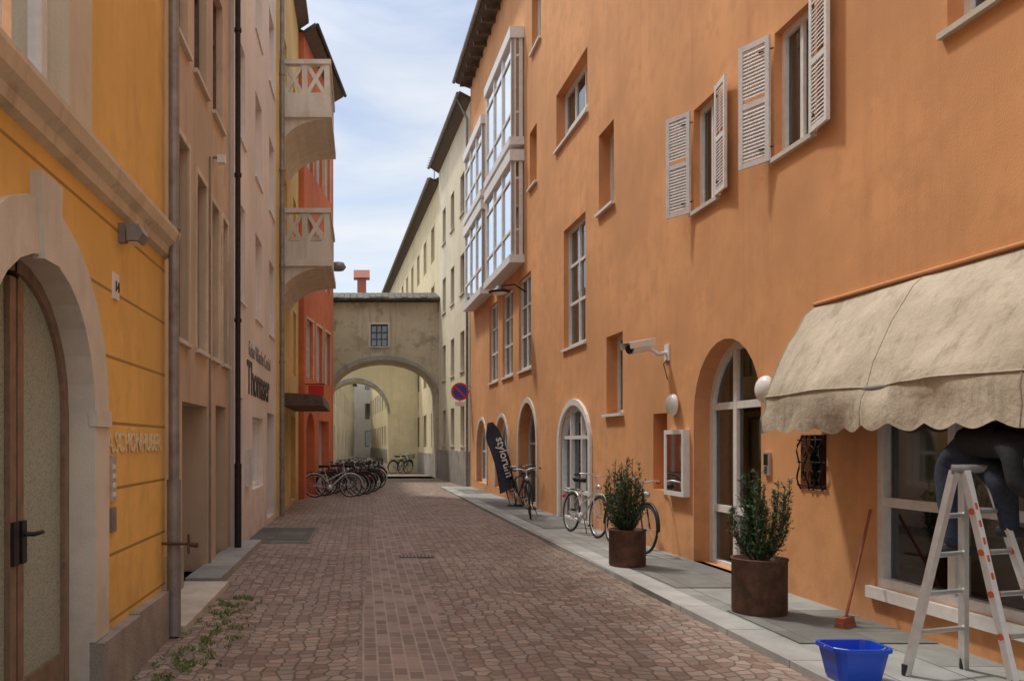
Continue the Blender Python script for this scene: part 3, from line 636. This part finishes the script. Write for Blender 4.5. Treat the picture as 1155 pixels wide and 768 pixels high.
# ------------------------------------------------------------------ bicycles
def bike_mesh(kind,col,basket=False):
    m=MB(); cm=plain('bike_paint_%d'%kind,col,.35,.3,.1); M['bp%d'%kind]=cm; bp='bp%d'%kind
    ra=V((-.52,0,.34));fa=V((.54,0,.34)); BBk=V((-.08,0,.28))
    for c in (ra,fa):
        m.tube([c+V((.325*math.cos(a),0,.325*math.sin(a))) for a in [k*math.pi/14 for k in range(28)]],.019,'rubber',8,closed=True)
        m.tube([c+V((.30*math.cos(a),0,.30*math.sin(a))) for a in [k*math.pi/14 for k in range(28)]],.009,'chrome',6,closed=True)
        m.tube([c+V((0,-.04,0)),c+V((0,.04,0))],.02,'chrome')
        for k in range(14):
            a=k*math.pi/7+.1; m.tube([c+V((0,.025*(1 if k%2 else -1),0)),c+V((.3*math.cos(a),0,.3*math.sin(a)))],.0022,'chrome',4)
        m.tube([c+V((.365*math.cos(a),0,.365*math.sin(a))) for a in [math.radians(x) for x in (range(20,190,14) if c is ra else range(0,150,14))]],.022,bp if kind%2 else 'black',6)
    seat=V((-.25,0,.86)); st=V((-.2,0,.70)); ht=V((.34,0,.88)); hb=V((.385,0,.70))
    low=.0 if kind!=1 else -.22
    m.tube([BBk,st],.017,bp);m.tube([st,seat],.013,'chrome');m.tube([BBk,hb],.019,bp);m.tube([st+V((.03*(-low*4),0,low)),ht+V((.02,0,-.06+low*.3))],.016,bp);m.tube([hb,ht],.02,bp)
    for s in (-1,1):
        m.tube([BBk+V((0,.03*s,0)),ra+V((0,.055*s,0))],.009,bp); m.tube([st+V((0,.02*s,-.02)),ra+V((0,.055*s,0))],.008,bp)
        m.tube([hb+V((0,.045*s,-.02)),hb+V((.05,.055*s,-.15)),fa+V((0,.055*s,0))],.011,bp)
        m.tube([ra+V((0,.06*s,0)),V((-.62,.06*s,.74))],.006,'black',6); m.tube([V((-.2,.05*s,.72)),V((-.78,.06*s,.74))],.007,'black',6)
        m.tube([ht+V((-.01,0,.1)),ht+V((.02,.12*s,.14)),ht+V((-.04,.25*s,.14)),ht+V((-.16,.29*s,.12))],.012,'chrome'); m.tube([ht+V((-.08,.275*s,.13)),ht+V((-.19,.30*s,.115))],.018,'rubber')
        m.tube([BBk+V((0,.05*s,0)),BBk+V((.12*s,.06*s,-.12*s))],.009,'chrome'); pc=BBk+V((.12*s,0,-.12*s)); m.tube([pc+V((0,.06*s,0)),pc+V((0,.15*s,0))],.018,'rubber',6)
    m.tube([hb,ht+V((-.012,0,.11))],.014,'chrome')
    for k in range(3): m.tube([V((-.3-.2*k,-.06,.732)),V((-.3-.2*k,.06,.732))],.006,'black',6)
    m.lathe(BBk+V((0,-.05,0)),[(0,0),(.09,0),(.09,.006),(0,.006)],'chrome',20,(0,1,0))
    m.tube([BBk+V((0,-.05,.09)),ra+V((0,-.05,.035))],.006,'black',5);m.tube([BBk+V((0,-.05,-.09)),ra+V((0,-.05,-.035))],.006,'black',5)
    sh=[(-.40,.09),(-.36,.11),(-.28,.085),(-.2,.045),(-.1,.025),(-.08,.01)]
    for (xa,wa),(xb,wb) in zip(sh,sh[1:]):
        za=.90;zt=.94
        for s in (-1,1):
            m.face([(xa,s*wa,zt-.015),(xb,s*wb,zt-.01),(xb,0,zt+.012),(xa,0,zt+.012)],'rubber',True)
            m.face([(xa,s*wa,zt-.015),(xb,s*wb,zt-.01),(xb,s*wb*.7,za-.03),(xa,s*wa*.7,za-.03)],'rubber',True)
    m.lathe(V((.44,0,.82)),[(0,0),(.045,0),(.04,.06),(0,.07)],'chrome',12,(1,0,0)); m.lathe(V((-.9,0,.6)),[(0,0),(.035,0),(.03,.02),(0,.02)],'signred',12,(1,0,0))
    m.tube([BBk+V((-.05,.05,0)),V((-.2,.16,.01))],.008,'black')
    if basket:
        for z in (.78,.86,.94,1.02):
            w=.12+.04*(z-.78)/.24; m.tube([(.48,-w,z),(.48,w,z),(.80,w,z),(.80,-w,z)],.005,'black',5,closed=True)
        for k in range(8):
            y=-.12+.034*k; m.tube([(.48,y,.78),(.48,y*1.3,1.02)],.003,'black',4); m.tube([(.80,y,.78),(.80,y*1.3,1.02)],.003,'black',4)
            x=.48+.045*k; m.tube([(x,-.12,.78),(x,-.16,1.02)],.003,'black',4); m.tube([(x,.12,.78),(x,.16,1.02)],.003,'black',4)
    return m
protos=[bike_mesh(0,(.03,.03,.035)),bike_mesh(1,(.62,.62,.60)),bike_mesh(2,(.05,.07,.1),True),bike_mesh(3,(.42,.05,.04))]
meshes=[None]*4
def bike(x,y,z,rot,k,lean=6):
    if meshes[k] is not None:
        o=bpy.data.objects.new('bicycle',meshes[k]); S.collection.objects.link(o)
    else:
        o=protos[k].build('bicycle'); meshes[k]=o.data
    o.location=(x,y,z); o.rotation_euler=(math.radians(lean),0,math.radians(rot)); return o
bike(3.84,12.25,.06,-83,0,-5); bike(3.70,14.2,.06,-80,1,-5); bike(3.50,17.7,.055,-100,0,5); bike(3.75,20.1,.055,-80,2,5)
random.seed(21)
for i,(x,y,k,r) in enumerate([(-.92,24.9,1,6),(-.72,25.5,0,-12),(-.62,25.9,2,14),(-.45,26.5,0,-20),(-.50,27.0,3,22),(-.28,27.5,2,-8),(-.35,28.0,0,25),(-.15,28.5,2,-28),(-.2,29.1,0,12),(-.05,29.7,1,-18),(.0,30.6,0,30),(-.1,31.4,2,-10),(.05,32.6,0,18),(-.2,33.6,3,-25)]):
    bike(x,y,0,r+(180 if i%3==1 else 0),k,random.uniform(-9,9))
bike(1.9,44,0,40,0); bike(2.2,45,0,60,2)
# ------------------------------------------------------------------ feather flag
m=MB(); base=V((3.72,20.6,.05))
spine=[(0,0,.1),(-.05,0,.6),(-.14,0,1.1),(-.30,0,1.6),(-.44,0,1.9),(-.56,0,2.05),(-.68,0,2.03)]
m.tube([base]+[base+V(p) for p in spine],.012,'black')
def bez(t):
    f=t*(len(spine)-1); i=min(int(f),len(spine)-2); a=V(spine[i]);b=V(spine[i+1]); return a.lerp(b,f-i)
n=14
M['flag']=plain('flag_cloth',(.05,.05,.075),.8,0,.3)
for k in range(n):
    t0,t1=.12+.88*k/n,.12+.88*(k+1)/n; a,b=bez(t0),bez(t1)
    L0=.46*min(1,(1-t0)*2.4+.02);L1=.46*min(1,(1-t1)*2.4+.02)
    m.face([base+a,base+b,base+b+V((-L1*.75,.04*math.sin(k+1),-L1*.35)),base+a+V((-L0*.75,.04*math.sin(k),-L0*.35))],'flag',True)
m.lathe(base,[(0,.05),(.2,.05),(.22,.0)],'black',16); fo=m.build('feather_flag')
text('stylorum',.28,(3.22,20.50,1.72),(.27,0,-1),(0,-1,0),'frame',fo,'flag_lettering',.002,.004)
# ------------------------------------------------------------------ potted yews
def potted(x,y,r,h,top,seed,spread):
    random.seed(seed); e=empty('potted_yew'); m=MB()
    m.lathe((x,y,.056),[(r*.97,0),(r*.97,.01),(r,.02),(r,h-.02),(r+.008,h-.015),(r+.008,h),(r-.015,h),(r-.02,h-.05),(0,h-.05)],'corten',36); m.build('pot',e)
    m=MB(); m.lathe((x,y,.056),[(r-.02,h-.06),(r*.5,h-.03),(0,h-.025)],'soil',20); m.build('soil',e)
    st=MB(); lf=MB()
    for s in range(44):
        a=random.uniform(0,2*math.pi); rr=random.random()**.6; hh=(top-h)*random.uniform(.5,1.0)*(1-.22*rr)
        p0=V((x+.06*math.cos(a)*rr,y+.06*math.sin(a)*rr,h+.02)); p2=V((x+spread*rr*math.cos(a),y+spread*rr*math.sin(a),h+hh)); p1=V((x+spread*rr*1.05*math.cos(a),y+spread*rr*1.05*math.sin(a),h+hh*.42))
        B=lambda t:p0*(1-t)**2+p1*2*t*(1-t)+p2*t*t
        st.tube([B(k/7) for k in range(8)],.008,'wood',5,.002)
        for q in range(16):
            t=.10+.90*q/16+random.uniform(-.02,.02); c=B(min(t,1)); tg=(B(min(t+.03,1))-B(t-.03)).normalized()
            for _ in range(2):
                out=V((random.gauss(0,1),random.gauss(0,1),random.gauss(.2,.5))).normalized(); dirn=(out*.8+tg*.9).normalized(); L=random.uniform(.05,.13)*(1.1-.45*t)
                for k in range(9):
                    cc=c+dirn*L*k/9; side=dirn.cross(V((random.gauss(0,1),random.gauss(0,1),random.gauss(0,1)))).normalized(); nl=random.uniform(.02,.034); d2=(side+dirn*.6).normalized(); wv=d2.cross(dirn).normalized()*.0045
                    lf.face([cc-wv,cc+wv,cc+d2*nl+wv*.4,cc+d2*nl-wv*.4],'leaf')
    st.build('stems',e); lf.build('needles',e)
potted(3.61,7.68,.235,.50,1.50,3,.27); potted(3.33,10.63,.225,.46,1.54,5,.29)
# weeds growing from the joints along the wall foot
random.seed(11); w=MB()
for i in range(5600):
    y=random.uniform(4.4,8.8); c=-1.28+.05*math.sin(y*3); x=c+random.gauss(0,.15)
    if noise.noise(V((x*9,y*5,0)))<-.02+abs(x-c)*.9: continue
    h=random.uniform(.008,.035); a=random.uniform(0,6.28); dx,dy=.006*math.cos(a),.006*math.sin(a); lx,ly=random.gauss(0,.02),random.gauss(0,.02)
    w.face([(x-dx,y-dy,0),(x+dx,y+dy,0),(x+dx*.6+lx*.6,y+dy*.6+ly*.6,h*.7),(x+lx,y+ly,h),(x-dx*.6+lx*.6,y-dy*.6+ly*.6,h*.7)],'grass')
w.build('weeds')
# ------------------------------------------------------------------ bucket
m=MB(); bx,by=3.2,5.5
def rr(z,a,b): return [(bx+a*max(-1,min(1,1.25*math.cos(t))),by+b*max(-1,min(1,1.25*math.sin(t))),z) for t in [k*2*math.pi/32 for k in range(32)]]
rings=[rr(z,a,b) for z,a,b in ((.055,.13,.1),(.08,.14,.11),(.26,.175,.14),(.26,.19,.155),(.285,.19,.155),(.285,.172,.135),(.12,.15,.11))]
for A_,B_ in zip(rings,rings[1:]):
    for k in range(32): m.face([A_[k],A_[(k+1)%32],B_[(k+1)%32],B_[k]],'blue_p',False)
m.face(rings[-1],'blue_p'); m.face(rings[0],'blue_p')
m.tube([(bx-.19,by,.27)]+[(bx+.19*math.cos(t),by-.15*math.sin(t),.28) for t in [math.pi-k*math.pi/10 for k in range(11)]],.004,'chrome',6); m.build('bucket')
m=MB(); m.tube([(4.07,7.1,.14),(4.42,7.34,1.02)],.012,'redwood'); m.frame((4.05,7.08,0),(.8,.6,0),(.6,-.8,0)); m.prism([(.14,-.03),(.14,.03),(.10,.035),(.10,-.035)],-.1,.1,'redwood'); m.prism([(.10,-.03),(.10,.03),(.056,.045),(.056,-.045)],-.11,.11,'redwood'); m.build('broom')
# ------------------------------------------------------------------ step ladder
m=MB(); zt=1.42
A1b,A2b,B1b,B2b=V((3.62,5.62,.055)),V((4.12,5.78,.055)),V((4.06,5.24,.055)),V((4.40,5.32,.055))
H1,H2=V((3.86,5.5,zt)),V((3.99,5.60,zt)); H1b,H2b=V((3.90,5.46,zt)),V((4.10,5.54,zt))
def stile(a,b,mt):
    t=(b-a).normalized(); s=t.cross(V((0,1,0))).normalized(); f=t.cross(s)
    c=[(s*x*.016+f*y*.03) for x,y in((-1,-1),(1,-1),(1,1),(-1,1))]
    P=[a+k for k in c];Q=[b+k for k in c]
    for i in range(4): m.face([P[i],P[(i+1)%4],Q[(i+1)%4],Q[i]],mt)
    m.face(P,mt);m.face(Q,mt)
stile(A1b,H1,'chrome');stile(A2b,H2,'chrome');stile(B1b,H1b,'steelw');stile(B2b,H2b,'steelw')
for k in range(1,5):
    t=.19*k+.02; m.tube([A1b.lerp(H1,t),A2b.lerp(H2,t)],.018,'chrome'); m.tube([B1b.lerp(H1b,t+.03),B2b.lerp(H2b,t+.03)],.018,'chrome')
    a=B1b.lerp(H1b,t+.03); dirb=(B2b-B1b).normalized(); m.tube([a-dirb*.025,a+dirb*.035],.022,'red_p')
    a=B2b.lerp(H2b,t+.03); m.tube([a-dirb*.035,a+dirb*.02],.022,'red_p')
for p_ in (A1b,A2b,B1b,B2b): m.tube([p_,p_+V((0,0,.07))],.026,'rubber')
m.tube([H1-V((.02,0,-.01)),H1b+V((.02,0,.01))],.030,'zinc',12); m.tube([H2-V((.02,0,-.01)),H2b+V((.02,0,.01))],.028,'zinc',12)
for k in range(5):
    a=B1b.lerp(H1b,.5+.08*k); b=B1b.lerp(H1b,.53+.08*k); m.tube([a+V((0,-.020,0)),b+V((0,-.020,0))],.015,'red_p',6)
m.build('step_ladder')
# ------------------------------------------------------------------ worker
def skin(name,vs,es,mat,parent,sub=2,root=0):
    me=bpy.data.meshes.new(name); me.from_pydata([v[0] for v in vs],es,[]); o=bpy.data.objects.new(name,me); S.collection.objects.link(o); me.materials.append(M[mat])
    md=o.modifiers.new('Skin','SKIN'); md.use_smooth_shade=True
    for i,v in enumerate(vs):
        sv=me.skin_vertices[0].data[i]; r=v[1]; sv.radius=r if isinstance(r,tuple) else (r,r); sv.use_root=(i==root)
    s=o.modifiers.new('Sub','SUBSURF'); s.levels=sub; s.render_levels=sub; o.parent=parent; return o
W=empty('worker')
try:
    legs=[((4.17,5.84,1.56),(.15,.12)),((4.10,5.90,1.47),.105),((4.06,5.84,1.20),.078),((4.04,5.77,.95),.056),((4.04,5.77,.88),.06),
          ((4.21,5.72,1.47),.105),((4.12,5.42,1.34),.082),((4.20,5.48,1.10),.058),((4.21,5.49,1.02),.062),((4.18,5.74,1.60),(.15,.12))]
    skin('trousers',legs,[(0,1),(1,2),(2,3),(3,4),(0,5),(5,6),(6,7),(7,8),(0,9)],'denim',W)
    tor=[((4.19,5.60,1.64),(.16,.13)),((4.17,5.80,1.59),(.155,.13)),((4.21,5.38,1.63),(.18,.13)),((4.23,5.24,1.59),(.12,.09)),((4.24,5.17,1.57),(.055,.055)),
         ((4.05,5.27,1.56),.065),((4.03,5.20,1.33),.05),((4.22,5.08,1.18),.036),((4.25,5.06,1.16),.034),
         ((4.38,5.27,1.60),.065),((4.40,5.06,1.44),.05),((4.42,4.90,1.60),.036),((4.42,4.88,1.63),.034)]
    skin('jumper',tor,[(0,1),(0,2),(2,3),(3,4),(2,5),(5,6),(6,7),(7,8),(2,9),(9,10),(10,11),(11,12)],'cloth',W)
    hd=MB(); bm_c=V((4.25,5.03,1.50)); seg=20
    upv=V((0,-.86,.5)).normalized(); fv=V((.25,-.4,-.85)); fv=(fv-upv*fv.dot(upv)).normalized(); sv=fv.cross(upv)
    tr=lambda p:bm_c+sv*p[0]+fv*p[1]+upv*p[2]
    for zone in ('skin','hair'):
        pts=[]
        for i in range(seg+1):
            th=math.pi*i/seg; row=[]
            for j in range(seg):
                ph=2*math.pi*j/seg; x=math.sin(th)*math.cos(ph); y=math.sin(th)*math.sin(ph); z=math.cos(th)
                yy_=y*.098; xx_=x*.078; zz_=z*.118
                if z<0: xx_*=1+.25*z; yy_*=1+.12*z
                if zone=='skin' and y>.85 and abs(x)<.25 and -.35<z<.1: yy_+=.022
                if zone=='hair': xx_*=1.07; yy_*=1.05; zz_*=1.05
                row.append((xx_,yy_,zz_,y,z))
            pts.append(row)
        for i in range(seg):
            for j in range(seg):
                j2=(j+1)%seg; c4=[pts[i][j],pts[i][j2],pts[i+1][j2],pts[i+1][j]]
                if zone=='hair' and (any(c[3]>.45 and c[4]<.55 for c in c4) or any(c[4]<-.35 for c in c4)): continue
                hd.face([tr(c) for c in c4],zone,True)
    for s in (-1,1):
        e_=bm_c+sv*.030*s+fv*.090+upv*.01; hd.lathe(e_,[(0,-.006),(.012,-.003),(.012,.003),(0,.008)],'frame',10,tuple(fv)); hd.lathe(e_+fv*.006,[(0,-.002),(.006,0),(0,.004)],'hair',8,tuple(fv))
        hd.lathe(bm_c+sv*.078*s,[(0,-.005),(.028,0),(.022,.012),(0,.01)],'skin',10,tuple(sv*s))
    hd.tube([bm_c-sv*.022+fv*.088-upv*.058,bm_c+fv*.094-upv*.06,bm_c+sv*.022+fv*.088-upv*.058],.005,'redwood',6)
    hd.tube([bm_c-upv*.08-fv*.02,V((4.24,5.18,1.57))],.05,'skin',14)
    hd.build('head',W)
    def hand(name,c,dirv,palm,side):
        c=V(c);dv=V(dirv).normalized();pn=V(palm).normalized();sd=dv.cross(pn).normalized()
        vs=[(tuple(c),.024),(tuple(c+dv*.04),(.036,.016)),(tuple(c+dv*.085),(.038,.015))]; skin(name,vs,[(0,1),(1,2)],'skin',W)
        for k,(o_,l) in enumerate(((-.030,.068),(-.010,.078),(.010,.074),(.030,.058))):
            b=c+dv*.078+sd*o_; v=[(tuple(b),.009),(tuple(b+dv*l*.45+pn*.006),.0085),(tuple(b+dv*l*.75+pn*.02),.008),(tuple(b+dv*l*.9+pn*.038),.007)]; skin('finger_%d'%k,v,[(0,1),(1,2),(2,3)],'skin',W,1)
        b=c+dv*.03-sd*.028*side; skin('thumb',[(tuple(b),.012),(tuple(b+dv*.03-sd*.03*side),.010),(tuple(b+dv*.055-sd*.035*side+pn*.012),.009)],[(0,1),(1,2)],'skin',W,1)
    hand('palm_r',(4.26,5.055,1.15),(.8,-.1,-.35),(.3,0,-1),1); hand('palm_l',(4.425,4.87,1.65),(.2,-.3,1),(1,0,0),-1)
    sm=MB()
    def shoe(ank,dirv):
        a=V(ank);dv=V(dirv).normalized();sd=V((-dv.y,dv.x,0))
        secs=[(-.07,.032,.06),(-.04,.038,.085),(.02,.04,.08),(.08,.045,.06),(.15,.045,.045),(.19,.032,.035),(.205,.01,.02)]
        rings=[]
        for t,w_,h_ in secs: rings.append([a+dv*t+sd*(w_*math.cos(q))+V((0,0,(-.09+h_*math.sin(q)) if math.sin(q)>0 else -.09)) for q in [k*2*math.pi/14 for k in range(14)]])
        for r0,r1 in zip(rings,rings[1:]):
            for k in range(14): sm.face([r0[k],r0[(k+1)%14],r1[(k+1)%14],r1[k]],'rubber',True)
        sm.face(rings[0],'rubber');sm.face(rings[-1],'rubber')
    shoe((4.04,5.77,.93),(.9,-.5,0)); shoe((4.21,5.49,1.08),(.8,-.6,0)); sm.build('shoes',W)
except Exception as ex: print('WORKER ERR',ex)
# ------------------------------------------------------------------ light, sky, camera (bright hazy sky with thin cloud)
sv=V((-.33,.36,.87)).normalized(); el=math.asin(sv.z)
su=bpy.data.lights.new('sun','SUN'); su.energy=2.3; su.angle=math.radians(5); su.color=(1,.94,.84); so=bpy.data.objects.new('sun',su); S.collection.objects.link(so); so.rotation_euler=sv.to_track_quat('Z','Y').to_euler(); so.location=(-20,20,40)
w=bpy.data.worlds.new('World'); S.world=w; w.use_nodes=True; nt=w.node_tree; bg=nt.nodes['Background']
sk=nt.nodes.new('ShaderNodeTexSky'); sk.sky_type='NISHITA'; sk.sun_disc=False; sk.sun_elevation=el; sk.sun_rotation=math.atan2(sv.x,sv.y); sk.dust_density=1.5
tc=nt.nodes.new('ShaderNodeTexCoord'); mp=nt.nodes.new('ShaderNodeMapping'); mp.inputs['Scale'].default_value=(1.2,1.2,3.2); mp.inputs['Rotation'].default_value=(0,.25,.4); nt.links.new(tc.outputs['Generated'],mp.inputs[0])
n=nt.nodes.new('ShaderNodeTexNoise'); n.inputs['Scale'].default_value=2.1; n.inputs['Detail'].default_value=9; n.inputs['Roughness'].default_value=.55; n.inputs['Distortion'].default_value=.5; nt.links.new(mp.outputs[0],n.inputs['Vector'])
cr=ramp(nt,n.outputs['Fac'],.36,.66,(.22,.22,.22),(1,1,1))
# cloud luminance rises towards the zenith (CIE overcast distribution)
sp=nt.nodes.new('ShaderNodeSeparateXYZ'); nt.links.new(tc.outputs['Generated'],sp.inputs[0])
mr=nt.nodes.new('ShaderNodeMapRange'); mr.inputs[1].default_value=.42; mr.inputs[2].default_value=1.0; mr.inputs[3].default_value=6.4; mr.inputs[4].default_value=18.0; nt.links.new(sp.outputs[2],mr.inputs[0])
cl=nt.nodes.new('ShaderNodeVectorMath'); cl.operation='SCALE'; cl.inputs[0].default_value=(.98,1.0,1.02); nt.links.new(mr.outputs[0],cl.inputs['Scale'])
mx=mix(nt,sk.outputs[0],cl.outputs[0],cr); nt.links.new(mx,bg.inputs[0]); bg.inputs[1].default_value=.15
cam=bpy.data.cameras.new('camera'); cam.sensor_width=36; cam.lens=29.6; cam.shift_x=.145; cam.shift_y=.1; cam.clip_end=2000; cam.clip_start=.05
co=bpy.data.objects.new('camera',cam); S.collection.objects.link(co); co.location=(0,0,1.6); co.rotation_euler=(math.radians(90),0,0); S.camera=co
